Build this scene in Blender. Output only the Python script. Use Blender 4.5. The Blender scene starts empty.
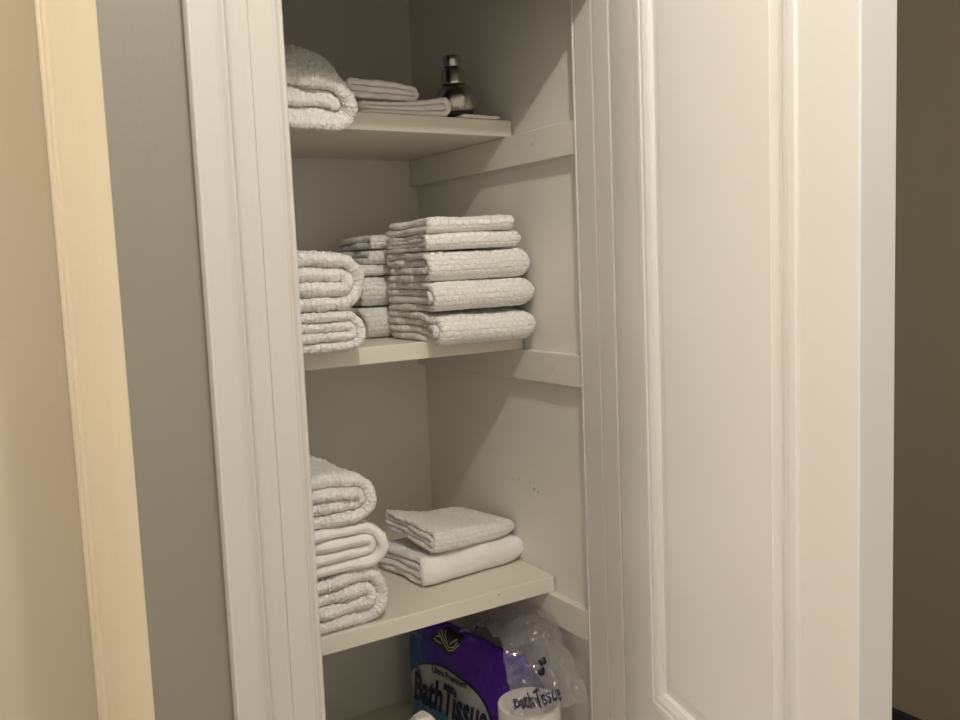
import bpy, bmesh, math, random
import numpy as np
from mathutils import Vector, Matrix

# ------------------------------------------------------------------ camera, world, lights, exposure
S = bpy.context.scene
COL = S.collection
yaw, pit, rol = math.radians(32.0415), math.radians(6.0281), math.radians(-2.3551)
f = Vector((math.sin(yaw)*math.cos(pit), math.cos(yaw)*math.cos(pit), -math.sin(pit)))
r = Vector((math.cos(yaw), -math.sin(yaw), 0)); u = r.cross(f)
r2 = r*math.cos(rol)+u*math.sin(rol); u2 = -r*math.sin(rol)+u*math.cos(rol)
cam = bpy.data.cameras.new('camera'); camo = bpy.data.objects.new('camera', cam); COL.objects.link(camo)
m3 = Matrix((r2, u2, -f)).transposed()
camo.matrix_world = Matrix.Translation((0, -1.15, 0)) @ m3.to_4x4()
cam.sensor_width = 36; cam.lens = 36*904.08/960; cam.clip_start = .02; cam.clip_end = 50
S.camera = camo
S.view_settings.view_transform = 'Standard'; S.view_settings.look = 'None'
S.view_settings.exposure = 0.1; S.view_settings.gamma = 1.0; S.view_settings.use_curve_mapping = False

W = bpy.data.worlds.new('world'); S.world = W; W.use_nodes = True
W.node_tree.nodes['Background'].inputs[0].default_value = (1.0, .93, .81, 1)
W.node_tree.nodes['Background'].inputs[1].default_value = .62

def lamp(name, loc, energy, color, radius):
    l = bpy.data.lights.new(name, 'POINT'); l.energy = energy; l.color = color; l.shadow_soft_size = radius
    o = bpy.data.objects.new(name, l); o.location = loc; COL.objects.link(o); return o
lamp('hall_ceiling_lamp', (.44, -.88, 1.08), 27.0, (1.0, .965, .905), .024)
lamp('side_room_lamp', (-1.30, .19, 1.0), 62, (1.0, .90, .78), .24)

# ------------------------------------------------------------------ materials
def nodes(name):
    m = bpy.data.materials.new(name); m.use_nodes = True
    nt = m.node_tree; return m, nt, nt.nodes['Principled BSDF']
def N(nt, t, **kw):
    n = nt.nodes.new(t)
    for k, v in kw.items(): setattr(n, k, v)
    return n
def paint(name, col, rough=.5, bump=.05, scale=180, var=.03, marks=()):
    m, nt, b = nodes(name); L = nt.links.new
    tc = N(nt, 'ShaderNodeTexCoord')
    n1 = N(nt, 'ShaderNodeTexNoise'); n1.inputs['Scale'].default_value = 5; n1.inputs['Detail'].default_value = 3
    L(tc.outputs['Object'], n1.inputs['Vector'])
    mx = N(nt, 'ShaderNodeMix', data_type='RGBA')
    c = np.array(col)
    mx.inputs['A'].default_value = (*np.clip(c*(1-var), 0, 1), 1); mx.inputs['B'].default_value = (*np.clip(c*(1+var), 0, 1), 1)
    L(n1.outputs['Fac'], mx.inputs['Factor'])
    out = mx.outputs['Result']
    for (p, rad, dark) in marks:                       # small scuffs, in object coordinates
        d = N(nt, 'ShaderNodeVectorMath', operation='DISTANCE'); d.inputs[1].default_value = p
        L(tc.outputs['Object'], d.inputs[0])
        lt = N(nt, 'ShaderNodeMapRange'); lt.inputs['From Min'].default_value = rad*.4; lt.inputs['From Max'].default_value = rad
        lt.inputs['To Min'].default_value = dark; lt.inputs['To Max'].default_value = 0
        L(d.outputs['Value'], lt.inputs['Value'])
        k = N(nt, 'ShaderNodeMix', data_type='RGBA'); k.inputs['B'].default_value = (.05, .04, .03, 1)
        L(lt.outputs['Result'], k.inputs['Factor']); L(out, k.inputs['A']); out = k.outputs['Result']
    L(out, b.inputs['Base Color'])
    n2 = N(nt, 'ShaderNodeTexNoise'); n2.inputs['Scale'].default_value = scale; n2.inputs['Detail'].default_value = 2
    L(tc.outputs['Object'], n2.inputs['Vector'])
    bp = N(nt, 'ShaderNodeBump'); bp.inputs['Strength'].default_value = bump; bp.inputs['Distance'].default_value = .002
    L(n2.outputs['Fac'], bp.inputs['Height']); L(bp.outputs['Normal'], b.inputs['Normal'])
    b.inputs['Roughness'].default_value = rough
    return m
M = {}
M['wall'] = paint('greige_wall_paint', (.295, .265, .22), .45, .12, 160)
M['wall_cream'] = paint('cream_wall_paint', (.60, .54, .43), .4, .10, 160)
M['wall_dark'] = paint('brown_wall_paint', (.24, .205, .14), .6, .1, 120)
M['closet'] = paint('closet_wall_paint', (.79, .76, .685), .55, .10, 120, marks=(
    ((1.007, .277, -.4440), .0035, .8), ((1.007, .266, -.4480), .0030, .7), ((1.007, .292, -.433), .004, .25), ((1.007, .33, -.434), .003, .4)))
M['trim'] = paint('white_trim_paint', (.655, .628, .578), .32, .05, 90, .02)
M['door'] = paint('white_door_paint', (.745, .725, .695), .35, .05, 90, .02)
M['jambstrip'] = paint('cream_trim_paint', (.64, .57, .43), .4, .05, 90, .02)
M['shelf'] = paint('cream_shelf_paint', (.76, .715, .61), .38, .05, 60, .03, marks=(
    ((.875, .2156, -.610), .0022, .85), ((.72, .30, .2), .003, .0)))
M['cleat'] = paint('cleat_paint', (.75, .72, .64), .5, .06, 80, .03, marks=(((.988, .22, .215), .006, .15), ((.988, .18, -.195), .006, .12), ((.995, .14, -.634), .002, .8)))
M['ceiling'] = paint('ceiling_paint', (.75, .72, .66), .8, .1, 100)
M['floor'] = paint('brown_floor', (.25, .17, .10), .4, .05, 30, .2)
M['black'] = paint('black_baseboard_paint', (.006, .006, .006), .5, .02, 60)

def terry(name, col, fine=900, strength=.5, cell=None, depth=.0022, mot=.0022, warp=.0028):
    m, nt, b = nodes(name); L = nt.links.new
    tc = N(nt, 'ShaderNodeTexCoord')
    n1 = N(nt, 'ShaderNodeTexNoise'); n1.inputs['Scale'].default_value = fine; n1.inputs['Detail'].default_value = 3
    n2 = N(nt, 'ShaderNodeTexNoise'); n2.inputs['Scale'].default_value = 30; n2.inputs['Detail'].default_value = 2
    L(tc.outputs['Object'], n1.inputs['Vector']); L(tc.outputs['Object'], n2.inputs['Vector'])
    mx = N(nt, 'ShaderNodeMix', data_type='RGBA'); c = np.array(col)
    mx.inputs['A'].default_value = (*(c*.93), 1); mx.inputs['B'].default_value = (*np.minimum(c*1.03, .95), 1)
    L(n2.outputs['Fac'], mx.inputs['Factor']); colr = mx.outputs['Result']
    bp = N(nt, 'ShaderNodeBump'); bp.inputs['Strength'].default_value = strength; bp.inputs['Distance'].default_value = .0016
    L(n1.outputs['Fac'], bp.inputs['Height']); nrm = bp.outputs['Normal']
    if cell:                                            # woven pile blocks, laid out in cloth coordinates (metres)
        nd = N(nt, 'ShaderNodeTexNoise'); nd.inputs['Scale'].default_value = 120; L(tc.outputs['Object'], nd.inputs['Vector'])
        wv = N(nt, 'ShaderNodeMixRGB'); wv.blend_type = 'LINEAR_LIGHT'; wv.inputs[0].default_value = warp
        L(tc.outputs['UV'], wv.inputs[1]); L(nd.outputs['Color'], wv.inputs[2])
        br = N(nt, 'ShaderNodeTexBrick'); br.inputs['Scale'].default_value = 1; br.offset = .5
        br.inputs['Brick Width'].default_value = cell[0]; br.inputs['Row Height'].default_value = cell[1]
        br.inputs['Mortar Size'].default_value = mot; br.inputs['Mortar Smooth'].default_value = .9; br.inputs['Bias'].default_value = 0
        L(wv.outputs[0], br.inputs['Vector'])
        inv = N(nt, 'ShaderNodeMath', operation='SUBTRACT'); inv.inputs[0].default_value = 1; L(br.outputs['Fac'], inv.inputs[1])
        b2 = N(nt, 'ShaderNodeBump'); b2.inputs['Strength'].default_value = .9; b2.inputs['Distance'].default_value = depth
        L(inv.outputs[0], b2.inputs['Height']); L(nrm, b2.inputs['Normal']); nrm = b2.outputs['Normal']
        mm = N(nt, 'ShaderNodeMix', data_type='RGBA'); mm.inputs['B'].default_value = (*(c*np.array([.80, .77, .70])), 1)
        sc = N(nt, 'ShaderNodeMath', operation='MULTIPLY'); sc.inputs[1].default_value = .24; L(br.outputs['Fac'], sc.inputs[0])
        L(sc.outputs[0], mm.inputs['Factor']); L(colr, mm.inputs['A']); colr = mm.outputs['Result']
    L(colr, b.inputs['Base Color']); L(nrm, b.inputs['Normal'])
    b.inputs['Roughness'].default_value = .95; b.inputs['Sheen Weight'].default_value = .25; b.inputs['Sheen Roughness'].default_value = .5
    b.inputs['Specular IOR Level'].default_value = .15
    return m
M['brick'] = terry('brick_weave_white_terry', (.93, .905, .86), 700, .6, (.0150, .0080), .0015, .0020)
M['terry'] = terry('honeycomb_white_terry', (.93, .90, .86), 380, 1.0, (.0125, .0095), .0015, .0030, .0065)
M['terry_fine'] = terry('smooth_white_cotton', (.92, .885, .85), 1500, .3)

def plain(name, col, rough=.5, metal=0, **kw):
    m, nt, b = nodes(name)
    b.inputs['Base Color'].default_value = (*col, 1); b.inputs['Roughness'].default_value = rough; b.inputs['Metallic'].default_value = metal
    for k, v in kw.items(): b.inputs[k].default_value = v
    return m
def metal():
    m, nt, b = nodes('brushed_steel'); L = nt.links.new
    tc = N(nt, 'ShaderNodeTexCoord'); n = N(nt, 'ShaderNodeTexNoise'); n.inputs['Scale'].default_value = 60
    L(tc.outputs['Object'], n.inputs['Vector'])
    mr = N(nt, 'ShaderNodeMapRange'); mr.inputs['To Min'].default_value = .16; mr.inputs['To Max'].default_value = .3
    L(n.outputs['Fac'], mr.inputs['Value']); L(mr.outputs['Result'], b.inputs['Roughness'])
    b.inputs['Metallic'].default_value = 1; b.inputs['Base Color'].default_value = (.42, .40, .37, 1)
    return m
M['steel'] = metal()
M['rubber'] = plain('black_rubber', (.012, .012, .012), .5)
M['print_white'] = plain('pack_white_print', (.50, .49, .48), .35)
M['print_navy'] = plain('pack_navy_lettering', (.006, .012, .05), .35)
M['print_black'] = plain('pack_black_print', (.004, .004, .005), .3)
M['print_lines'] = plain('pack_pale_lines', (.55, .55, .5), .4)
M['print_blue'] = plain('pack_light_blue_print', (.10, .22, .42), .35)
M['print_yellow'] = plain('pack_pale_yellow_lettering', (.42, .42, .25), .4)
M['paper'] = terry('white_tissue_paper', (.80, .76, .70), 400, .25)
M['card'] = plain('brown_cardboard', (.25, .17, .10), .8)
def pack_mat():
    m, nt, b = nodes('purple_blue_plastic_wrap'); L = nt.links.new
    tc = N(nt, 'ShaderNodeTexCoord'); sx = N(nt, 'ShaderNodeSeparateXYZ'); L(tc.outputs['Object'], sx.inputs[0])
    # printed design: blue field at the back end and under the oval, purple at the front end (object x = along the pack, 0 at front)
    a = N(nt, 'ShaderNodeMath', operation='MULTIPLY_ADD'); a.inputs[1].default_value = 1.6; L(sx.outputs['X'], a.inputs[0])
    zz = N(nt, 'ShaderNodeMath', operation='MULTIPLY'); zz.inputs[1].default_value = -.9; L(sx.outputs['Z'], zz.inputs[0])
    L(zz.outputs[0], a.inputs[2])
    nz = N(nt, 'ShaderNodeTexNoise'); nz.inputs['Scale'].default_value = 9; L(tc.outputs['Object'], nz.inputs['Vector'])
    ad = N(nt, 'ShaderNodeMath', operation='MULTIPLY_ADD'); ad.inputs[1].default_value = .12; L(nz.outputs['Fac'], ad.inputs[0]); L(a.outputs[0], ad.inputs[2])
    cr = N(nt, 'ShaderNodeValToRGB'); e = cr.color_ramp.elements
    e[0].position = .20; e[0].color = (.075, .012, .36, 1); e[1].position = .37; e[1].color = (.015, .07, .30, 1)
    k = cr.color_ramp.elements.new(.30); k.color = (.05, .02, .33, 1)
    L(ad.outputs[0], cr.inputs[0]); L(cr.outputs[0], b.inputs['Base Color'])
    b.inputs['Roughness'].default_value = .28
    n2 = N(nt, 'ShaderNodeTexNoise'); n2.inputs['Scale'].default_value = 22; n2.inputs['Distortion'].default_value = 1.5; L(tc.outputs['Object'], n2.inputs['Vector'])
    bp = N(nt, 'ShaderNodeBump'); bp.inputs['Strength'].default_value = .35; bp.inputs['Distance'].default_value = .01
    L(n2.outputs['Fac'], bp.inputs['Height']); L(bp.outputs['Normal'], b.inputs['Normal'])
    return m
M['pack'] = pack_mat()
def film_mat():
    m, nt, b = nodes('clear_plastic_film'); L = nt.links.new
    out = nt.nodes['Material Output']
    tr = N(nt, 'ShaderNodeBsdfTransparent'); tr.inputs[0].default_value = (.93, .92, .93, 1)
    gl = N(nt, 'ShaderNodeBsdfGlossy'); gl.inputs['Roughness'].default_value = .10
    tc = N(nt, 'ShaderNodeTexCoord'); vo = N(nt, 'ShaderNodeTexVoronoi'); vo.inputs['Scale'].default_value = 55; L(tc.outputs['Object'], vo.inputs['Vector'])
    bp = N(nt, 'ShaderNodeBump'); bp.inputs['Strength'].default_value = .8; bp.inputs['Distance'].default_value = .006; L(vo.outputs['Distance'], bp.inputs['Height'])
    L(bp.outputs['Normal'], gl.inputs['Normal']); gl.inputs[0].default_value = (1, 1, 1, 1)
    df = N(nt, 'ShaderNodeBsdfDiffuse'); df.inputs[0].default_value = (.7, .68, .68, 1)
    m1 = N(nt, 'ShaderNodeMixShader'); m1.inputs[0].default_value = .14; L(tr.outputs[0], m1.inputs[1]); L(df.outputs[0], m1.inputs[2])
    fr = N(nt, 'ShaderNodeFresnel'); fr.inputs[0].default_value = 1.6
    m2 = N(nt, 'ShaderNodeMixShader'); L(fr.outputs[0], m2.inputs[0]); L(m1.outputs[0], m2.inputs[1]); L(gl.outputs[0], m2.inputs[2])
    L(m2.outputs[0], out.inputs['Surface'])
    return m
M['film'] = film_mat()

# ------------------------------------------------------------------ mesh helpers
def link(name, me, mat, parent=None, smooth=False):
    me.materials.clear(); me.materials.append(mat)
    if smooth: me.shade_smooth()
    o = bpy.data.objects.new(name, me); COL.objects.link(o)
    if parent: o.parent = parent
    return o
def from_np(name, V, F, mat, parent=None, smooth=True):
    me = bpy.data.meshes.new(name); me.from_pydata([tuple(v) for v in V], [], [tuple(q) for q in F]); me.update()
    bm = bmesh.new(); bm.from_mesh(me); bmesh.ops.recalc_face_normals(bm, faces=bm.faces); bm.to_mesh(me); bm.free()
    return link(name, me, mat, parent, smooth)
def tag(o, label=None, cat=None, group=None, kind=None):
    if label: o['label'] = label
    if cat: o['category'] = cat
    if group: o['group'] = group
    if kind: o['kind'] = kind
    return o
def box(name, x0, x1, y0, y1, z0, z1, mat, parent=None, bev=0.0, seg=2):
    bm = bmesh.new(); bmesh.ops.create_cube(bm, size=1)
    for v in bm.verts:
        v.co = Vector(((x0+x1)/2+v.co.x*(x1-x0), (y0+y1)/2+v.co.y*(y1-y0), (z0+z1)/2+v.co.z*(z1-z0)))
    if bev: bmesh.ops.bevel(bm, geom=bm.edges[:]+bm.verts[:], offset=bev, segments=seg, affect='EDGES', profile=.5)
    me = bpy.data.meshes.new(name); bm.to_mesh(me); bm.free()
    return link(name, me, mat, parent)
def struct(o): o['kind'] = 'structure'; return o
def prism_z(name, pts, z0, z1, mat, parent=None):
    """closed outline in plan (x, y) extruded upward"""
    n = len(pts); V = [(x, y, z0) for x, y in pts]+[(x, y, z1) for x, y in pts]
    F = [(i, (i+1) % n, n+(i+1) % n, n+i) for i in range(n)]+[tuple(range(n))[::-1], tuple(range(n, 2*n))]
    return from_np(name, V, F, mat, parent, smooth=False)
def empty(name, loc=(0, 0, 0), rz=0):
    o = bpy.data.objects.new(name, None); o.location = loc; o.rotation_euler.z = rz; o.empty_display_size = .05
    COL.objects.link(o); return o

# ------------------------------------------------------------------ the room shell
ZF, ZC = -1.60, 1.17
XJ, XO, XL = .987, .4448, .3194           # right jamb, left opening edge, casing outer edge
struct(box('floor', -2.0, 2.6, -2.3, 2.6, ZF-.08, ZF, M['floor']))
struct(box('ceiling', -2.0, 2.6, -2.3, 2.6, ZC, ZC+.08, M['ceiling']))
struct(box('wall_right', 2.575, 2.68, -2.3, 2.6, ZF, ZC, M['wall_dark']))
struct(box('baseboard_right', 2.558, 2.575, -2.3, 2.6, ZF, ZF+.12, M['black'], bev=.003))
struct(box('wall_far', -2.0, .216, .467, .56, ZF, ZC, M['wall_cream']))
# greige wall left of the closet door; its end is boarded with a moulded cream facing
struct(box('wall_left', .219, .40, .0225, .43, ZF, ZC, M['wall']))
struct(prism_z('trim_1', [(.2188, .0228), (.2178, .0232), (.2170, .035), (.2165, .10), (.2150, .13), (.2160, .19), (.2180, .24), (.2175, .28), (.2150, .32), (.2140, .35), (.2165, .37),
                          (.2160, .40), (.2120, .410), (.2120, .437), (.2095, .440), (.2095, .466), (.2188, .466)], ZF, ZC, M['jambstrip']))
struct(box('wall_closet_left', .36, .40, .092, .700, ZF, ZC, M['closet']))
struct(box('wall_back', .36, 1.11, .700, .79, ZF, ZC, M['closet']))
struct(box('wall_closet_right', 1.007, 1.11, .0915, .700, ZF, ZC, M['closet']))
struct(box('wall_front', 1.0095, 1.45, .0225, .0915, ZF, ZC, M['wall']))
struct(box('wall_header', .4427, 1.0095, .0225, .0915, .480, ZC, M['wall']))
# door frame: jambs with a rebate line, head, moulded casings
fr = empty('trim_2'); struct(fr)
box('jamb', XJ, 1.0095, .0, .0400, ZF, .479, M['trim'], fr, .0012)
box('door_stop', XJ-.0005, 1.0095, .0412, .0880, ZF, .479, M['trim'], fr, .0012)
box('bead', XJ-.0025, .995, .0880, .0925, ZF, .479, M['trim'], fr, .0012)
box('jamb', .4005, XO, .0225, .0915, ZF, .479, M['trim'], fr, .001)
box('head_jamb', .4427, XJ, .0010, .0915, .458, .4795, M['trim'], fr, .001)
# casing profile across its width w (0 = opening edge) and depth d (from the wall outward)
prof = [(0, 0), (0, .012), (.0016, .0142), (.004, .0150), (.0065, .0146), (.0095, .0112), (.0125, .0106), (.0145, .0130), (.0465, .0140), (.0475, .0126), (.0487, .0140),
        (.060, .0146), (.068, .0158), (.0735, .0178), (.0760, .0160), (.0775, .0132), (.0800, .0128), (.0830, .0150), (.0880, .0196), (.094, .0222), (.1195, .0225), (.1246, .0225), (.1254, .0217), (.1254, 0)]
def casing(name, x0, sgn, parent):
    pts = [(x0+sgn*w, .0225-d) for w, d in prof]
    return prism_z(name, pts, ZF, .584, M['trim'], parent)
casing('casing', XO, -1, fr)
casing('casing', XJ+.0235, 1, fr)
# head casing
hp = [(.4585+w, .0225-d) for w, d in prof]
n = len(hp); V = [(XO, y, z) for z, y in hp]+[(XJ+.0232, y, z) for z, y in hp]
from_np('head_casing', V, [(i, (i+1) % n, n+(i+1) % n, n+i) for i in range(n)]+[tuple(range(n))[::-1], tuple(range(n, 2*n))], M['trim'], fr, smooth=False)

# ------------------------------------------------------------------ the open door (structure): slab with a moulded recessed panel
DA = math.radians(15.3216); DW, DT, DZ0, DZ1 = .584, .046, -1.585, .585
dr = empty('door_1', (.9895, -.0005, 0), 0); struct(dr)
dv = Vector((math.sin(DA), math.cos(DA), 0)); dn = Vector((math.cos(DA), -math.sin(DA), 0))
# door space: local X = from hinge to free edge, Y = into the slab (away from the viewer), Z up
dr.matrix_world = Matrix.Translation((.9895, -.0005, 0)) @ Matrix((-dv, dn, Vector((0, 0, 1)))).transposed().to_4x4()
def ring(x0, x1, z0, z1, d): return [(x0, d, z0), (x1, d, z0), (x1, d, z1), (x0, d, z1)]
def panel_mesh(name, px0, px1, pz0, pz1, steps, sy=0, flip=False):
    V = []; F = []
    for (ins, dep) in steps: V += ring(px0+ins, px1-ins, pz0+ins, pz1-ins, sy+(-dep if flip else dep))
    for k in range(len(steps)-1):
        for i in range(4): F.append((4*k+i, 4*k+(i+1) % 4, 4*k+4+(i+1) % 4, 4*k+4+i))
    b = 4*(len(steps)-1); F.append((b, b+1, b+2, b+3))
    return V, F
PX0, PX1 = .092, .4835
panels = [(-.729, .470), (-1.46, -.86)]
# slab body: stiles and rails as one frame mesh with panel openings on the viewed side
bm = bmesh.new()
def bx(bm, x0, x1, y0, y1, z0, z1):
    g = bmesh.ops.create_cube(bm, size=1)
    for v in g['verts']: v.co = Vector(((x0+x1)/2+v.co.x*(x1-x0), (y0+y1)/2+v.co.y*(y1-y0), (z0+z1)/2+v.co.z*(z1-z0)))
    return g['verts']
def framebox(bm, x0, x1, z0, z1):
    vs = bx(bm, x0, x1, 0, DT, z0, z1)
    return vs
xs = [0, PX0, PX1, DW]
vs = framebox(bm, 0, PX0, DZ0, DZ1); vs = framebox(bm, PX1, DW, DZ0, DZ1)
edges = [e for e in bm.edges if abs(e.verts[0].co.x-e.verts[1].co.x) < 1e-6 and abs(e.verts[0].co.y-e.verts[1].co.y) < 1e-6 and (e.verts[0].co.x > DW-.001 or e.verts[0].co.x < .001)]
bmesh.ops.bevel(bm, geom=edges, offset=.0022, segments=3, affect='EDGES', profile=.5)
for z0, z1 in ((DZ0, -1.46), (-.86, -.729), (.470, DZ1)): framebox(bm, PX0, PX1, z0, z1)
me = bpy.data.meshes.new('stiles_and_rails'); bm.to_mesh(me); bm.free(); link('stiles_and_rails', me, M['door'], dr)
mold = [(0, .0004), (.0008, -.0018), (.0040, -.0030), (.0150, -.0032), (.0168, -.0022), (.0174, -.0006), (.0186, -.0006), (.0192, -.0018), (.0250, -.0014), (.0320, .0010), (.0326, .0024), (.0338, .0024), (.0344, .0012), (.0360, .0020), (.0366, .0085)]
field = [(.0366, .0085), (.0390, .0090), (.0600, .0052), (.0606, .0046), (.062, .0045)]
for z0, z1 in panels:
    V, F = panel_mesh('moulding', PX0, PX1, z0, z1, mold); from_np('panel_moulding', V, F[:-1], M['door'], dr, smooth=False)
    V, F = panel_mesh('panel', PX0, PX1, z0, z1, field)
    V2, F2 = panel_mesh('panel', PX0, PX1, z0, z1, [(.0, 0), (.03, 0.0)], sy=.036)
    nb = len(V); V += V2; F += [tuple(i+nb for i in q) for q in F2]
    from_np('door_panel', V, F, M['door'], dr, smooth=False)

# ------------------------------------------------------------------ shelves and cleats
S1, S2, S3, S4 = .2709, -.1357, -.6025, -1.02
def shelf(yf, top, label, nose=.012):
    xr = 1.0065; y1 = .6995; t = .031
    # board with a routed nosing along the front; the front right corner is notched where it rests on the cleat
    pts = [(.4005, yf), (xr-.0025, yf), (xr-.0025, yf+.012), (xr, yf+.012), (xr, y1), (.4005, y1)]
    bm = bmesh.new(); vs = [bm.verts.new((x, y, top-t)) for x, y in pts]; fc = bm.faces.new(vs)
    g = bmesh.ops.extrude_face_region(bm, geom=[fc]); up = [v for v in g['geom'] if isinstance(v, bmesh.types.BMVert)]
    for v in up: v.co.z = top
    bmesh.ops.recalc_face_normals(bm, faces=bm.faces)
    ed = [e for e in bm.edges if all(v.co.y < yf+.001 for v in e.verts)]
    bmesh.ops.bevel(bm, geom=ed, offset=.0022, segments=2, affect='EDGES', profile=.5)
    me = bpy.data.meshes.new('closet_shelf'); bm.to_mesh(me); bm.free()
    o = link('closet_shelf', me, M['shelf']); tag(o, label, 'shelf', 'shelves in the linen closet'); return o
shelf(.305, S1, 'cream painted closet shelf, the highest, under the showerhead')
shelf(.292, S2, 'cream painted closet shelf in the middle, under the tall stacks of white towels')
shelf(.2156, S3, 'cream painted closet shelf above the tissue pack, the lowest one seen')
o = shelf(.07, S4, 'closet shelf at the bottom carrying the bath tissue pack')
def cleat(z1, label, y0=.0935):
    o = box('shelf_cleat', .9885, 1.0068, y0, .6995, z1-.0575, z1-.0003, M['cleat'], bev=.0012); tag(o, label, 'cleat', 'wooden cleats on the closet wall'); return o
cleat(S1-.031, 'painted wooden cleat on the closet side wall, under the highest shelf')
cleat(S2-.031, 'painted wooden cleat on the closet side wall, under the middle shelf')
cleat(S3-.031, 'painted wooden cleat on the closet side wall, above the clear plastic film')

# ------------------------------------------------------------------ towels
def noise3(P, seed, freq, octs=2):
    rg = np.random.RandomState(seed); out = np.zeros(len(P)); a = 1.
    for k in range(octs):
        for j in range(5):
            d = rg.normal(size=3); d /= np.linalg.norm(d); fq = freq*(2**k)*(.6+.8*rg.rand())
            out += a*np.sin(P@d*fq*2*np.pi+rg.rand()*6.28)/3
        a *= .5
    return out
def weave(kind, s, v):
    """raised pile pattern over the cloth; s along the fold path, v across it (metres)"""
    if kind == 'brick':
        ch, cw = .0078, .0145
        row = np.floor(s/ch); a = (s/ch) % 1; b = (v/cw+.5*(row % 2)) % 1
        e = np.minimum(np.minimum(a, 1-a)*ch, np.minimum(b, 1-b)*cw)
        return np.clip(e/.0026, 0, 1)
    if kind == 'waffle':
        c = .0125
        a = ((s+v*.35)/c) % 1; b = ((v-s*.35)/c) % 1
        e = np.minimum(np.minimum(a, 1-a), np.minimum(b, 1-b))*c
        return 1-np.clip(e/.0030, 0, 1)*.9
    if kind == 'rib':
        return .5+.5*np.sin(v/.0042*2*np.pi)*np.sin(s/.006*2*np.pi)
    return np.zeros_like(s)
def towel_mesh(L, Wd, levels, t, first='R', kind='brick', amp=.0011, soft=.0028, seed=1, ds=.0032, jit=.003, bendscale=1., deform=None, pinch=0.0, open_gap=.93, pucker=.0010, free=None):
    """folded cloth: section in (u, w) = strip folded at u=L (R bends) and u=0 (L bends), run along v.
    returns verts (u, v, w) after softening"""
    rg = np.random.RandomState(seed)
    hi = max(levels); nR = hi
    # common bend centres
    H = (hi+1)*t
    maxR = max([abs(levels[i]-levels[i+1])/2*t for i in range(len(levels)-1)])
    cR = L-(maxR+t/2)*bendscale
    side = first; pts = []
    cLx = (maxR if first == 'L' else t)+t*.8
    cL = cLx
    w = (levels[0]+.5)*t
    x = (cL-t*.2 if first == 'R' else cR+t*.1)
    pts.append((x, w))
    for i in range(len(levels)-1):
        a = (levels[i]+.5)*t; b = (levels[i+1]+.5)*t; rad = abs(b-a)/2; mid = (a+b)/2
        cx = cR if side == 'R' else cL
        sx = 1 if side == 'R' else -1
        sg = 1 if b > a else -1
        # straight to the bend
        x0 = pts[-1][0]; n = max(3, int(abs(cx-x0)/ds))
        for k in range(1, n): pts.append((x0+(cx-x0)*k/n, a))
        n = max(6, int(math.pi*rad/ds)+2)
        for k in range(n+1):
            th = -math.pi/2+math.pi*k/n
            pts.append((cx+sx*math.cos(th)*rad*(bendscale if side == 'R' else 1), mid+sg*math.sin(th)*rad))
        side = 'L' if side == 'R' else 'R'
    endx = cL+rg.rand()*.01 if side == 'L' else cR
    if free is not None: endx = free
    a = (levels[-1]+.5)*t; x0 = pts[-1][0]; n = max(3, int(abs(endx-x0)/ds))
    for k in range(1, n+1): pts.append((x0+(endx-x0)*k/n, a))
    P = np.array(pts); T = np.gradient(P, axis=0); T /= np.maximum(np.linalg.norm(T, axis=1), 1e-9)[:, None]
    Nn = np.stack([-T[:, 1], T[:, 0]], 1)
    sl = np.concatenate([[0], np.cumsum(np.linalg.norm(np.diff(P, axis=0), axis=1))])
    h = t/2*open_gap
    # outline: side A forward, round end, side B back, round end
    out = []; od = []; os_ = []
    for i in range(len(P)): out.append(P[i]); od.append(Nn[i]); os_.append(sl[i])
    for k in range(1, 4):
        th = math.pi/2-math.pi*k/4; out.append(P[-1]); od.append(Nn[-1]*math.sin(th)+T[-1]*math.cos(th)); os_.append(sl[-1]+.001*k)
    for i in range(len(P)-1, -1, -1): out.append(P[i]); od.append(-Nn[i]); os_.append(sl[i])
    for k in range(1, 4):
        th = -math.pi/2-math.pi*k/4; out.append(P[0]); od.append(Nn[0]*math.sin(th)+T[0]*math.cos(th)); os_.append(sl[0]-.001*k)
    out = np.array(out); od = np.array(od); os_ = np.array(os_); K = len(out)
    # stations across v with rounded selvedges
    m = int(Wd/ds); core = np.linspace(h, Wd-h, m)
    ek = [.0, .12, .35, .65]
    st = [h*e for e in ek]+list(core)+[Wd-h*e for e in ek[::-1]]
    st = np.array(st); e = np.minimum(st, Wd-st); sc = np.where(e < h, np.sqrt(np.maximum(0, 1-(1-e/h)**2)), 1.)
    J = len(st)
    edge_n = jit*(np.sin(os_*37+seed)+.6*np.sin(os_*91+seed*2.1)+.5*np.sin(os_*17+seed*1.3))
    U = np.zeros((J, K, 3))
    for j in range(J):
        kk = weave(kind, os_, np.full(K, st[j]))
        fe = min(1, e[j]/.012); off = h*sc[j]+amp*(kk-.5)*fe
        p = out+od*np.maximum(off, 0)[:, None]
        near = (1-st[j]/Wd)
        U[j, :, 0] = p[:, 0]; U[j, :, 2] = p[:, 1]
        lowend = -1 if st[j] < Wd/2 else 1
        U[j, :, 1] = st[j]+lowend*edge_n*abs(2*st[j]/Wd-1)**2
    V = U.reshape(-1, 3)
    UV = np.stack([np.tile(st[:, None], (1, K)), np.tile(os_[None, :], (J, 1))], -1).reshape(-1, 2)
    V0 = V.copy()
    V[:, 2] += soft*.7*noise3(V0*np.array([1, 1, .35]), seed+3, 6)*np.clip(V0[:, 2]/H*1.0, 0, 1)
    V[:, 0] += soft*.9*noise3(V0, seed+5, 9)*.8
    V[:, 1] += soft*.6*noise3(V0, seed+7, 11)
    pv = pucker*noise3(V0, seed+9, 90, 1)
    V[:, 2] += pv; V[:, 0] += pv
    if deform is not None: V = deform(V, H)
    F = []
    idx = np.arange(J*K).reshape(J, K)
    a = idx[:-1]; b = idx[1:]
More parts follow.
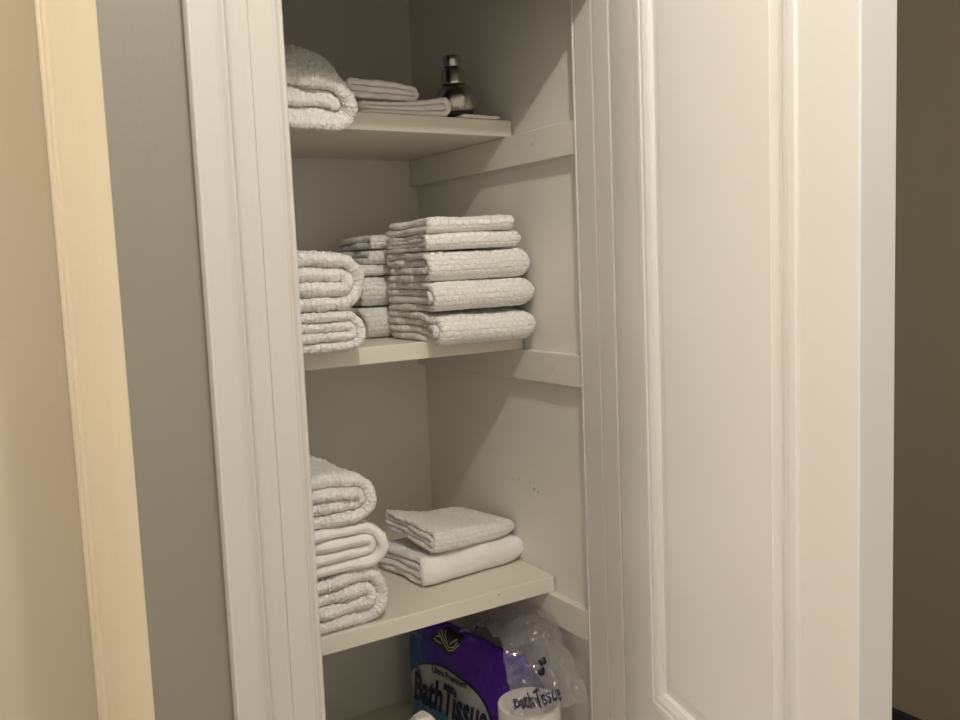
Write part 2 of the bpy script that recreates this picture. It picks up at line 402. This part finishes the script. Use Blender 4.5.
    q = np.stack([a, np.roll(a, -1, 1), np.roll(b, -1, 1), b], -1).reshape(-1, 4)
    F = [tuple(x) for x in q.tolist()]
    F.append(tuple(idx[0][::-1].tolist())); F.append(tuple(idx[-1].tolist()))
    return V, F, J, K, UV
def towel(name, loc, axis, rz, label, group, mat='brick', cat='towel', sx=1, **kw):
    """axis 'x': fold faces -Y, cloth runs along X.  axis 'y': fold faces +X, cloth runs along Y (its end faces the viewer)"""
    V, F, J, K, UV = towel_mesh(**kw)
    # end caps of the strip: fill with strips instead of n-gons
    F = F[:-2]
    if axis == 'x': V = np.stack([V[:, 1], -V[:, 0], V[:, 2]], 1)
    me = bpy.data.meshes.new(name); F = [tuple(int(i) for i in q) for q in F]
    me.from_pydata(V.tolist(), [], F); me.update()
    bm = bmesh.new(); bm.from_mesh(me); bmesh.ops.recalc_face_normals(bm, faces=bm.faces); bm.to_mesh(me); bm.free()
    vi = np.zeros(len(me.loops), dtype=np.int32); me.loops.foreach_get('vertex_index', vi)
    me.uv_layers.new(name='cloth').data.foreach_set('uv', UV[vi].ravel().astype(np.float32))
    o = link(name, me, M[mat], None, True); o.location = (loc[0]+.016, loc[1]+.029, loc[2]); o.rotation_euler.z = rz  # constant shift standing in for a scale of closet contents about the camera
    tag(o, label, cat, group); return o

def round_right(r=.03, amt=.75, wd=.22, lo=0.0):
    def fn(V, H):
        e = np.clip((wd-V[:, 1])/r, 0, 1); k = 1-amt*(1-np.sqrt(1-(1-e)**2))
        V[:, 2] = H*.5+(V[:, 2]-H*.5)*k
        # plan corner of the fold rounds off towards the right end
        V[:, 0] -= .012*(1-np.sqrt(1-(1-e)**2))*np.clip(V[:, 0]/.16, 0, 1)
        e2 = np.clip(V[:, 1]/.02, 0, 1); V[:, 0] -= .004*(1-e2)*np.clip(V[:, 0]/.16, 0, 1)
        return V
    return fn
def overhang(V, H):
    V[:, 2] -= .008*np.clip((V[:, 0]-.13)/.05, 0, 1)**1.2; return V
# --- tall stack at right on the middle shelf (five folded hand towels, folds to the front, overhanging the shelf a little)
G1 = 'tall right-hand stack of hand towels on the middle shelf'
def taper(wd, drop, inner):
    def fn(V, H):
        V = inner(V, H); return V
    return fn
def stack_towel(x0, yfront, z, Lu, wd, H, nl, seed, label, rz=0., tilt=0., lev=None, kind='brick', flat=1., amt=.75, name='hand_towel', group=G1, lift=None, rr=.03, ds=.0032, bs=.8, **kw):
    lev = lev or {4: [0, 3, 2, 1], 6: [0, 5, 4, 1, 2, 3], 2: [0, 1], 3: [0, 2, 1]}[nl]
    t = H*.97/nl; base = round_right(rr, amt, wd)
    def fn(V, H_):
        V = base(V, H_)
        V[:, 2] += tilt*(V[:, 1]-wd*.4)
        if lift: V = lift(V, H_)
        return V
    # origin of the section is the rear end; local -Y = u
    return towel(name, (x0, yfront+Lu, z), 'x', rz, label, group, L=Lu, Wd=wd, levels=lev, t=t, seed=seed, kind=kind, deform=fn, bendscale=bs, ds=ds, **kw)
stack_towel(.768, .200, S2+.001, .215, .215, .055, 4, 11, 'white brick-weave hand towel at the bottom of the tall right-hand stack, middle shelf', tilt=.0, lift=overhang)
stack_towel(.764, .203, S2+.056, .205, .219, .053, 4, 12, 'white brick-weave hand towel second from the bottom of the tall right-hand stack', tilt=.005)
stack_towel(.760, .205, S2+.109, .190, .217, .056, 4, 13, 'thick white brick-weave hand towel in the middle of the tall right-hand stack', tilt=.01, lev=[0, 3, 2, 1])
stack_towel(.760, .206, S2+.165, .180, .197, .029, 4, 14, 'thin white folded hand towel second from the top of the tall right-hand stack', tilt=.02, amt=.5, rr=.02)
stack_towel(.758, .204, S2+.1945, .185, .183, .028, 2, 15, 'flat white hand towel on top of the tall right-hand stack', tilt=.03, amt=.35, rr=.012)
# --- shorter stack behind it, between the two front stacks
G2 = 'rear stack of hand towels on the middle shelf'
zz = S2+.001
for k, (x0, H, nl, sd, yf, lb) in enumerate([(.722, .062, 4, 31, .405, 'bottom of the rear stack, middle shelf'), (.724, .059, 4, 32, .408, 'second from the bottom of the rear stack'),
                                          (.722, .020, 2, 33, .412, 'thin, in the middle of the rear stack'), (.736, .030, 2, 34, .405, 'second from the top of the rear stack'),
                                          (.742, .026, 2, 35, .405, 'on top of the rear stack, partly hidden')]):
    stack_towel(x0, yf, zz, .19, .20, H, nl, sd, 'white hand towel '+lb, name='hand_towel', group=G2, ds=.004)
    zz += H+.0005

# --- bath towels on the left, ends towards the viewer, fold to the right
def bath(x1, y0, z, Lu, wd, H, lev, seed, label, group, kind='waffle', mat='terry', deform=None, name='bath_towel', rz=0, amp=.0016, soft=.004, bs=.9, **kw):
    nl = max(lev)+1
    return towel(name, (x1-Lu, y0, z), 'y', rz, label, group, mat=mat, L=Lu, Wd=wd, levels=lev, t=H*.975/nl, seed=seed, kind=kind, amp=amp, soft=soft, deform=deform, bendscale=bs, **kw)
def droopend(k=.5, r=.07):
    """top of the pill slopes down towards the fold"""
    def fn(V, H):
        Lm = V[:, 0].max(); e = np.clip((V[:, 0]-(Lm-r))/r, 0, 1); V[:, 2] *= 1-k*e**2*.5
        V[:, 2] += .0
        return V
    return fn
G3 = 'left-hand pair of bath towels on the middle shelf'
bath(.629, .208, S2+.001, .205, .25, .068, [0, 3, 2, 1], 41, 'white terry bath towel, lower one of the pair at left on the middle shelf', G3, deform=droopend(.1), pucker=.0017, open_gap=.98)
bath(.633, .205, S2+.0695, .215, .25, .098, [0, 3, 2, 1], 42, 'thick white terry bath towel, upper one of the pair at left on the middle shelf', G3, deform=droopend(.25, .09), pucker=.0017, open_gap=.98)
G4 = 'left-hand stack of bath towels on the lowest shelf seen'
bath(.640, .190, S3+.001, .215, .26, .098, [0, 3, 2, 1], 51, 'white waffle bath towel at the bottom of the left stack, lowest shelf seen', G4, deform=droopend(.25, .08), pucker=.0017, open_gap=.98)
bath(.640, .186, S3+.099, .215, .26, .082, [0, 3, 2, 1], 52, 'smooth white bath towel in the middle of the left stack, lowest shelf seen', G4, kind='rib', amp=.0006, mat='terry_fine', deform=droopend(.3, .09))
bath(.624, .188, S3+.180, .205, .25, .088, [0, 3, 2, 1], 53, 'white waffle bath towel on top of the left stack, lowest shelf seen', G4, deform=droopend(.3, .1), pucker=.0017, open_gap=.98)
# --- thick bath towel on the top shelf, its front end drooping over the shelf edge
def top_deform(V, H):
    Lm = V[:, 0].max(); e = np.clip((V[:, 0]-(Lm-.11))/.11, 0, 1)
    V[:, 2] = V[:, 2]*(1-.30*e**1.8)
    V[:, 2] -= .055*np.clip((.075-V[:, 1])/.075, 0, 1)**1.1
    return V
bath(.636, .200, S1+.001, .235, .24, .104, [0, 2, 1], 61, 'thick white waffle bath towel drooping over the edge of the highest shelf', 'linens on the highest shelf', deform=top_deform, amp=.0022, soft=.005, pucker=.0017, open_gap=.98)
# --- smooth cloths beside it
def wedge(a, b):
    def fn(V, H):
        Lm = V[:, 0].max(); e = np.clip(V[:, 0]/Lm, 0, 1); V[:, 2] *= a+(b-a)*e**3; return V
    return fn
bath(.862, .285, S1+.0005, .20, .20, .041, [0, 2, 1], 62, 'smooth white cloth with a looped fold, beside the showerhead', 'linens on the highest shelf', kind='none', mat='terry_fine', amp=0, soft=.0015, deform=wedge(.54, 1.05), name='folded_cloth', jit=.002)
bath(.803, .300, S1+.026, .150, .18, .030, [0, 2, 1], 63, 'smooth white folded cloth lying on the looped cloth, next to the thick bath towel', 'linens on the highest shelf', kind='none', mat='terry_fine', amp=0, soft=.002, name='folded_cloth', jit=.002,
     deform=lambda V, H: np.stack([V[:, 0], V[:, 1], V[:, 2]*(1.25-.35*np.clip(V[:, 0]/.155, 0, 1)**2)+.002], 1))
bath(.957, .268, S1+.0004, .088, .14, .0052, [0, 1], 64, 'thin white cloth lying flat under the showerhead', 'linens on the highest shelf', kind='none', mat='terry_fine', amp=0, soft=.0004, name='folded_cloth', jit=.001, pucker=0.0001)

# --- two towels at the right on the lowest visible shelf
G5 = 'pair of folded towels at right on the lowest shelf seen'
stack_towel(.738, .270, S3+.0008, .185, .248, .057, 4, 71, 'smooth white folded towel lying under the waffle washcloth, lowest shelf seen', rz=math.radians(5.0), kind='rib', amp=.0004, mat='terry_fine', name='hand_towel', group=G5, amt=.6, rr=.05, bs=.75, tilt=-.01,
            lift=lambda V, H: np.stack([V[:, 0], V[:, 1], V[:, 2]*(1+.0*V[:, 0])], 1))
def wc_lift(V, H):
    e = np.clip(1-V[:, 0]/.155, 0, 1); g = np.clip(1-V[:, 1]/.10, 0, 1)
    V[:, 2] += .024*e*g - .004*np.clip(V[:, 1]/.2, 0, 1)
    return V
stack_towel(.748, .262, S3+.0605, .175, .212, .042, 4, 72, 'white waffle washcloth folded on top of the smooth towel, lowest shelf seen', rz=math.radians(10), kind='waffle', amp=.0012, name='washcloth', group=G5, amt=.7, rr=.06, bs=.8, tilt=-.04, lift=wc_lift)

# ------------------------------------------------------------------ showerhead (lathe)
def lathe(name, prof, mat, parent, seg=48, smooth=True):
    V = []; F = []; prof = [(a*1.10, b*1.03) for a, b in prof]
    for (rr, z) in prof:
        for k in range(seg): a = 2*math.pi*k/seg; V.append((rr*math.cos(a), rr*math.sin(a), z))
    for i in range(len(prof)-1):
        for k in range(seg): F.append((i*seg+k, i*seg+(k+1) % seg, (i+1)*seg+(k+1) % seg, (i+1)*seg+k))
    F.append(tuple(range(seg))[::-1]); b = (len(prof)-1)*seg; F.append(tuple(range(b, b+seg)))
    o = from_np(name, V, F, mat, parent, smooth)
    if smooth: o.data.shade_smooth(); md = o.modifiers.new('es', 'EDGE_SPLIT'); md.split_angle = math.radians(35)
    return o
sh = empty('showerhead', (.904, .341, S1+.0066)); sh.rotation_euler = (0, math.radians(-3.5), 0)
tag(sh, 'small brushed steel showerhead standing face down on a thin cloth', 'showerhead')
lathe('spray_face', [(.024, 0), (.0265, .0006), (.0275, .003), (.0285, .0062), (.027, .0065)], M['rubber'], sh)
lathe('ball_body', [(.0275, .0062), (.0315, .0072), (.0350, .013), (.0366, .021), (.0362, .030), (.0340, .039), (.0300, .047), (.0240, .0535), (.0185, .0570), (.0170, .058)], M['steel'], sh)
lathe('collar', [(.0185, .0572), (.0212, .0575), (.0215, .0595), (.0212, .062), (.0193, .082), (.0186, .0845), (.0130, .0855), (.0125, .0872), (.0120, .0872)], M['steel'], sh, seg=24)
lathe('swivel_nut', [(.0115, .0870), (.0132, .0882), (.0140, .0895), (.0143, .1060), (.0135, .1080), (.0115, .1086), (.0105, .1070), (.009, .1065)], M['steel'], sh, seg=32)
lathe('washer', [(.0118, .0864), (.0128, .0866), (.0128, .0880), (.0118, .0882)], M['rubber'], sh, seg=32)

# ------------------------------------------------------------------ bath tissue pack
# pack space: X = along the pack from its near torn end backwards, Y = towards the closet wall, Z up
PA = .122
px_ = Vector((-math.sin(PA), math.cos(PA), 0)); py_ = Vector((math.cos(PA), math.sin(PA), 0))
pk = empty('bath_tissue_pack'); tag(pk, 'purple and blue plastic-wrapped bath tissue pack, torn open, under the lowest shelf seen', 'bath tissue')
pk.matrix_world = Matrix.Translation((.916, .229, S4+.002)) @ Matrix((px_, py_, Vector((0, 0, 1)))).transposed().to_4x4()
PL, PH, PD = .375, .268, .100
def pface(s, z):
    """depth of the wrap surface at (s, z): soft bulges of the rolls behind it (negative = towards viewer)"""
    ez = min(z, PH-z); es = min(s, PL-s)
    b = -.004*math.sin(math.pi*min(max(z/PH, 0), 1))**.5
    b += .0016*math.cos(s/.118*2*math.pi)+.0012*math.sin(z*40+s*13)
    b += .018*max(0, 1-max(es, 0)/.022)**2*(1 if s > PL/2 else .3)+.016*max(0, 1-max(ez, 0)/.022)**2
    return b
nS, nZ = 62, 44
V = []; F = []; rg = random.Random(5)
def s_edge(zf):                     # torn near end leans backwards towards the bottom
    z = zf*PH; return max(0, (PH-z)*.46)+.004*math.sin(z*160)+.003*math.sin(z*71)
for j in range(nZ+1):
    zf = j/nZ; s0 = s_edge(zf)
    for i in range(nS+1):
        s = s0+(PL-s0)*i/nS; z = zf*PH; V.append((s, pface(s, z), z))
for j in range(nZ):
    for i in range(nS): a = j*(nS+1)+i; F.append((a, a+1, a+nS+2, a+nS+1))
base = len(V)
# top, back, end: second sheet at the wall side, joined round the border
for j in range(nZ+1):
    zf = j/nZ; s0 = s_edge(zf)
    for i in range(nS+1):
        s = s0+(PL-s0)*i/nS; z = zf*PH; V.append((s, min(PD-.55*pface(s, z), (.9875-.916+math.sin(PA)*s)/math.cos(PA)-.002), z*.70))
for j in range(nZ):
    for i in range(nS): a = base+j*(nS+1)+i; F.append((a, a+nS+1, a+nS+2, a+1))
for i in range(nS):
    a = nZ*(nS+1)+i; F.append((a, a+1, base+a+1, base+a)); a = i; F.append((a, base+a, base+a+1, a+1))
for j in range(nZ):
    a = j*(nS+1)+nS; F.append((a, base+a, base+a+nS+1, a+nS+1)); a = j*(nS+1); F.append((a, a+nS+1, base+a+nS+1, base+a))
from_np('wrap', V, F, M['pack'], pk)
def on_face(pts, lift): return [(s, pface(s, z)-lift, z) for s, z in pts]
def grid_patch(name, inside, s0, s1, z0, z1, res, mat, lift, mapf=None, parent=pk):
    """patch of the wrap surface: fine grid clipped by a polar outline, so print follows the film"""
    V = []; F = []; R, A = 14, 72
    V.append((0, 0, 0)); pts = [(0.5*(s0+s1), .5*(z0+z1))]
    for k in range(1, R+1):
        for a in range(A): x, y = inside(2*math.pi*a/A); pts.append((pts[0][0]+x*k/R, pts[0][1]+y*k/R))
    V = on_face(pts, lift)
    for a in range(A): F.append((0, 1+a, 1+(a+1) % A))
    for k in range(R-1):
        for a in range(A): b = 1+k*A; F.append((b+a, b+A+a, b+A+(a+1) % A, b+(a+1) % A))
    return from_np(name, V, F, mat, parent)
zc = lambda z: z*1.02-S4
def oval(a, b, rot=0, top=None):
    def fn(th):
        x, y = a*math.cos(th), b*math.sin(th)
        return (x*math.cos(rot)-y*math.sin(rot), x*math.sin(rot)+y*math.cos(rot))
    return fn
grid_patch('blue_ring', oval(.156, .090), .204, .224, zc(-.923), zc(-.903), 0, M['print_navy'], .0006)
grid_patch('white_oval', oval(.146, .080), .208, .228, zc(-.918), zc(-.898), 0, M['print_white'], .0011)
grid_patch('blue_swoosh', oval(.085, .050), .280, .300, zc(-.975), zc(-.955), 0, M['print_blue'], .0015)
def quad_outline(c):
    cx = sum(p[0] for p in c)/4; cz = sum(p[1] for p in c)/4
    P = [(p[0]-cx, p[1]-cz) for p in c]
    def fn(th):
        d = (math.cos(th), math.sin(th)); best = None
        for i in range(4):
            a, b = P[i], P[(i+1) % 4]; ex, ez = b[0]-a[0], b[1]-a[1]; den = d[0]*ez-d[1]*ex
            if abs(den) < 1e-9: continue
            tt = (a[0]*ez-a[1]*ex)/den; uu = (a[0]*d[1]-a[1]*d[0])/den
            if tt > 0 and -1e-6 <= uu <= 1+1e-6: best = tt if best is None else min(best, tt)
        best = best or 0; return (d[0]*best, d[1]*best)
    return fn, cx, cz
EC = [(.229, zc(-.742)), (.160, zc(-.744)), (.205, zc(-.796)), (.282, zc(-.780))]
fn, cx, cz = quad_outline(EC); em = grid_patch('emblem_patch', fn, cx-.01, cx+.01, cz-.01, cz+.01, 0, M['print_black'], .0012)
def stroke(name, pts, wdt, mat, lift, parent=pk):
    V = []; F = []; pp = []
    for i in range(len(pts)-1):
        for k in range(8): f_ = k/8; pp.append((pts[i][0]*(1-f_)+pts[i+1][0]*f_, pts[i][1]*(1-f_)+pts[i+1][1]*f_))
    pp.append(pts[-1])
    for i, p in enumerate(pp):
        a = pp[max(i-1, 0)]; b = pp[min(i+1, len(pp)-1)]; tx, tz = b[0]-a[0], b[1]-a[1]; l = math.hypot(tx, tz) or 1
        nx, nz = -tz/l*wdt/2, tx/l*wdt/2
        V += on_face([(p[0]+nx, p[1]+nz), (p[0]-nx, p[1]-nz)], lift)
    for i in range(len(pp)-1): F.append((2*i, 2*i+1, 2*i+3, 2*i+2))
    return (V, F)
def strokes(name, lst, wdt, mat, lift, parent=pk):
    V = []; F = []
    for p in lst:
        v, f_ = stroke('', p, wdt, mat, lift); b = len(V); V += v; F += [tuple(i+b for i in q) for q in f_]
    return from_np(name, V, F, mat, parent)
# emblem: two crossed sets of double lines, like folded wings
e = lambda a, b: (a, zc(b))
strokes('emblem_lines', [[e(.239, -.750), e(.226, -.768), e(.208, -.778), e(.190, -.772), e(.176, -.757)],
                         [e(.246, -.756), e(.230, -.775), e(.210, -.785), e(.192, -.779), e(.170, -.760)],
                         [e(.226, -.748), e(.220, -.762), e(.212, -.772)], [e(.254, -.768), e(.240, -.764), e(.230, -.772)], [e(.262, -.773), e(.250, -.778), e(.236, -.778)],
                         [e(.205, -.770), e(.195, -.763), e(.178, -.752)]], .0028, M['print_lines'], .0018, em)
def lettering(name, body, s0, s1, zb, hgt, mat, lift, rise=0., shear=0., bold=0., parent=pk, gap=1.):
    """text laid on the wrap, reading from the far end (s0) to the near end (s1)"""
    c = bpy.data.curves.new('t', 'FONT'); c.body = body; c.size = 1; c.offset = bold; c.space_character = gap; c.resolution_u = 3
    o = bpy.data.objects.new('t', c); COL.objects.link(o)
    dg = bpy.context.evaluated_depsgraph_get(); me = bpy.data.meshes.new_from_object(o.evaluated_get(dg))
    COL.objects.unlink(o); bpy.data.objects.remove(o)
    bm = bmesh.new(); bm.from_mesh(me)
    bmesh.ops.triangulate(bm, faces=bm.faces)
    for _ in range(3):
        lg = [ed for ed in bm.edges if ed.calc_length() > .09]
        if lg: bmesh.ops.subdivide_edges(bm, edges=lg, cuts=1, use_grid_fill=False); bmesh.ops.triangulate(bm, faces=bm.faces)
    xs = [v.co.x for v in bm.verts]; ys = [v.co.y for v in bm.verts]; x0, x1 = min(xs), max(xs); capy = .73
    for v in bm.verts:
        a = (v.co.x-x0)/(x1-x0); h = v.co.y/capy*hgt
        s = s0+(s1-s0)*a-shear*h; z = zb+h+rise*a-.0*a
        v.co = Vector((s, pface(s, z)-lift, z))
    bm.to_mesh(me); bm.free(); me.update()
    return link(name, me, mat, parent)
lettering('lettering', 'BathTissue', .345, .088, zc(-.932), .069, M['print_navy'], .0050, rise=.012, bold=.034, shear=.18)
lettering('small_lettering', 'Ultra Premium', .268, .150, zc(-.849), .0145, M['print_navy'], .0040, rise=.004, bold=.04)
# rows of small pale lettering at the far end, too fine to read: short broken strokes
rgl = random.Random(2); sm = []
for k in range(3):
    a = .354
    while a > .302:
        b = a-rgl.uniform(.003, .006); zt = -.745-.018*k; sm.append([e(a, zt), e((a+b)/2, zt-.009), e(b, zt)] if rgl.random() < .5 else [e(a, zt), e(a, zt-.009)]); a = b-.003
strokes('small_lettering', sm, .0022, M['print_yellow'], .0020)
# pale star sparkle on the blue end
strokes('star_print', [[e(.325, -.845), e(.325, -.872)], [e(.338, -.862), e(.312, -.862)], [e(.330, -.868), e(.325, -.845), e(.320, -.868)]], .006, M['print_blue'], .0016)

# ------------------------------------------------------------------ loose rolls
def roll(loc, rad, hgt, label, rot=(0, 0, 0), group='loose toilet rolls'):
    t = empty('toilet_roll', loc); t.rotation_euler = rot; tag(t, label, 'toilet roll', group)
    c = .021; P = [(c, 0), (rad-.003, 0), (rad, .003), (rad, hgt-.003), (rad-.003, hgt), (c, hgt-.001), (c, 0)]
    seg = 64; V = []; F = []
    for (rr, z) in P[:-1]:
        for k in range(seg):
            a = 2*math.pi*k/seg; q = rr*(1+.006*math.sin(3*a+1)) if rr > c else rr; V.append((q*math.cos(a), q*math.sin(a), z))
    m = len(P)-1
    for i in range(m):
        for k in range(seg): F.append((i*seg+k, i*seg+(k+1) % seg, ((i+1) % m)*seg+(k+1) % seg, ((i+1) % m)*seg+k))
    o = from_np('paper', V, F, M['paper'], t); md = o.modifiers.new('es', 'EDGE_SPLIT'); md.split_angle = math.radians(40)
    V = []; F = []
    for rr, z in ((c-.0002, .001), (c-.0002, hgt-.002), (c-.0016, hgt-.002), (c-.0016, .001)):
        for k in range(seg): a = 2*math.pi*k/seg; V.append((rr*math.cos(a), rr*math.sin(a), z))
    for i in range(4):
        for k in range(seg): F.append((i*seg+k, i*seg+(k+1) % seg, ((i+1) % 4)*seg+(k+1) % seg, ((i+1) % 4)*seg+k))
    from_np('cardboard_tube', V, F, M['card'], t)
    return t
RC = (.889, .150)
roll((*RC, S4+.001), .057, .112, 'white toilet roll at the bottom of the two stacked under clear film')
roll((*RC, S4+.1135), .057, .112, 'white toilet roll standing under the clear crumpled film beside the purple pack')
roll((.722, .262, S4+.001), .052, .112, 'white toilet roll standing below the crumpled tissue, left of the purple pack')
def tissue():
    bm = bmesh.new(); bmesh.ops.create_icosphere(bm, subdivisions=5, radius=1)
    P = np.array([v.co[:] for v in bm.verts]); n1 = noise3(P, 3, .9); r_ = np.random.RandomState(8); c = np.zeros(len(P))
    for _ in range(7):
        d = r_.normal(size=3); d /= np.linalg.norm(d); q = P@d*2.4+r_.rand()*5; c += np.abs((q % 2)-1)-.5
    k = 1+.08*n1+.06*c
    Q = P*k[:, None]*np.array([.033, .030, .050]); Q[:, 2] = np.clip(Q[:, 2], -.048, .044)
    for v, q in zip(bm.verts, Q): v.co = q
    me = bpy.data.meshes.new('crumpled_tissue'); bm.to_mesh(me); bm.free()
    o = link('crumpled_tissue', me, M['paper']); o.location = (.722, .255, S4+.114+.050)
    tag(o, 'crumpled white tissue in front of the blue end of the purple pack', 'tissue')
tissue()

# ------------------------------------------------------------------ crumpled clear film over the torn end and the roll
def film():
    rg = np.random.RandomState(4)
    nu, nv = 90, 80; V = []; F = []
    U, Vv = np.meshgrid(np.linspace(0, 1, nu), np.linspace(0, 1, nv))
    # sheet starts along the pack's top, arches up and comes down over the roll in front
    y = .389-.30*Vv
    arch = np.sin(np.pi*np.clip(Vv, 0, 1))**.7
    x = .876+.102*U+.012*np.sin(Vv*5)*(1-U)
    z = -.750+.088*arch*(.55+.45*U)-.030*np.clip((Vv-.6)/.4, 0, 1)**1.3-.018*U*Vv
    x = x-.045*np.clip((Vv-.55)/.45, 0, 1)*(1-U)
    P = np.stack([x.ravel(), y.ravel(), z.ravel()], 1)
    def crease(P, fq, seed):
        r_ = np.random.RandomState(seed); o = np.zeros(len(P))
        for _ in range(6):
            d = r_.normal(size=3); d /= np.linalg.norm(d); q = P@d*fq*(.6+.9*r_.rand())+r_.rand()*10; o += np.abs((q % 2)-1)-.5
        return o/3
    P[:, 2] += .014*crease(P, 22, 1)+.006*crease(P, 60, 2)
    P[:, 0] += .006*crease(P, 35, 3); P[:, 1] += .012*crease(P, 28, 4)
    P[:, 0] = np.minimum(P[:, 0], .986); P[:, 2] = np.minimum(P[:, 2], -.6360)
    rr = np.hypot(P[:, 0]-RC[0], P[:, 1]-RC[1]); P[:, 2] = np.where(rr < .066, np.maximum(P[:, 2], S4+.2275+.002), P[:, 2])
    inpack = P[:, 1] > .22; P[:, 2] = np.where(inpack, np.maximum(P[:, 2], S4+PH+.003), P[:, 2])
    cz = .010*np.abs(crease(P, 34, 11))+.006*np.abs(crease(P, 80, 12))
    P[:, 2] = np.minimum(P[:, 2]+cz, -.6358); P[:, 0] -= .008*np.abs(crease(P, 42, 13)); P[:, 1] -= .010*np.abs(crease(P, 50, 14))
    for j in range(nv-1):
        for i in range(nu-1): a = j*nu+i; F.append((a, a+1, a+nu+1, a+nu))
    o = from_np('plastic_film', P, F, M['film'], None, smooth=False)
    tag(o, 'clear crumpled plastic film draped over the toilet roll beside the purple pack', 'plastic film')
    return o, P.reshape(nv, nu, 3)
fo, FP = film()
def film_text(body, v0, v1, u0, u1, mat, name='film_lettering', bold=.02):
    c = bpy.data.curves.new('t', 'FONT'); c.body = body; c.size = 1; c.offset = bold; c.resolution_u = 3
    o = bpy.data.objects.new('t', c); COL.objects.link(o)
    dg = bpy.context.evaluated_depsgraph_get(); me = bpy.data.meshes.new_from_object(o.evaluated_get(dg)); bpy.data.objects.remove(o)
    xs = [v.co.x for v in me.vertices]; x0, x1 = min(xs), max(xs)
    nv, nu = FP.shape[:2]
    for v in me.vertices:
        a = (v.co.x-x0)/(x1-x0); h = v.co.y/.73
        uu = u0+(u1-u0)*a; vv = v0+(v1-v0)*h
        i = min(max(uu*(nu-1), 0), nu-2); j = min(max(vv*(nv-1), 0), nv-2); i0, j0 = int(i), int(j); fi, fj = i-i0, j-j0
        p = FP[j0, i0]*(1-fi)*(1-fj)+FP[j0, i0+1]*fi*(1-fj)+FP[j0+1, i0]*(1-fi)*fj+FP[j0+1, i0+1]*fi*fj
        v.co = Vector((p[0]-.001, p[1]-.001, p[2]+.0025))
    return link(name, me, mat, fo)
film_text('BathTissue', .985, .93, .02, .66, M['print_navy'])
def film_patch(u0, u1, v0, v1, mat):
    nv, nu = FP.shape[:2]; i0, i1, j0, j1 = int(u0*nu), int(u1*nu), int(v0*nv), int(v1*nv)
    V = [tuple(FP[j, i]+np.array([-.001, -.001, .0025])) for j in range(j0, j1+1) for i in range(i0, i1+1)]; w = i1-i0+1
    F = [(j*w+i, j*w+i+1, (j+1)*w+i+1, (j+1)*w+i) for j in range(j1-j0) for i in range(i1-i0)]
    return from_np('film_mark', V, F, mat, fo)
film_patch(.50, .60, .80, .835, M['print_black']); film_patch(.46, .54, .845, .885, M['print_black'])
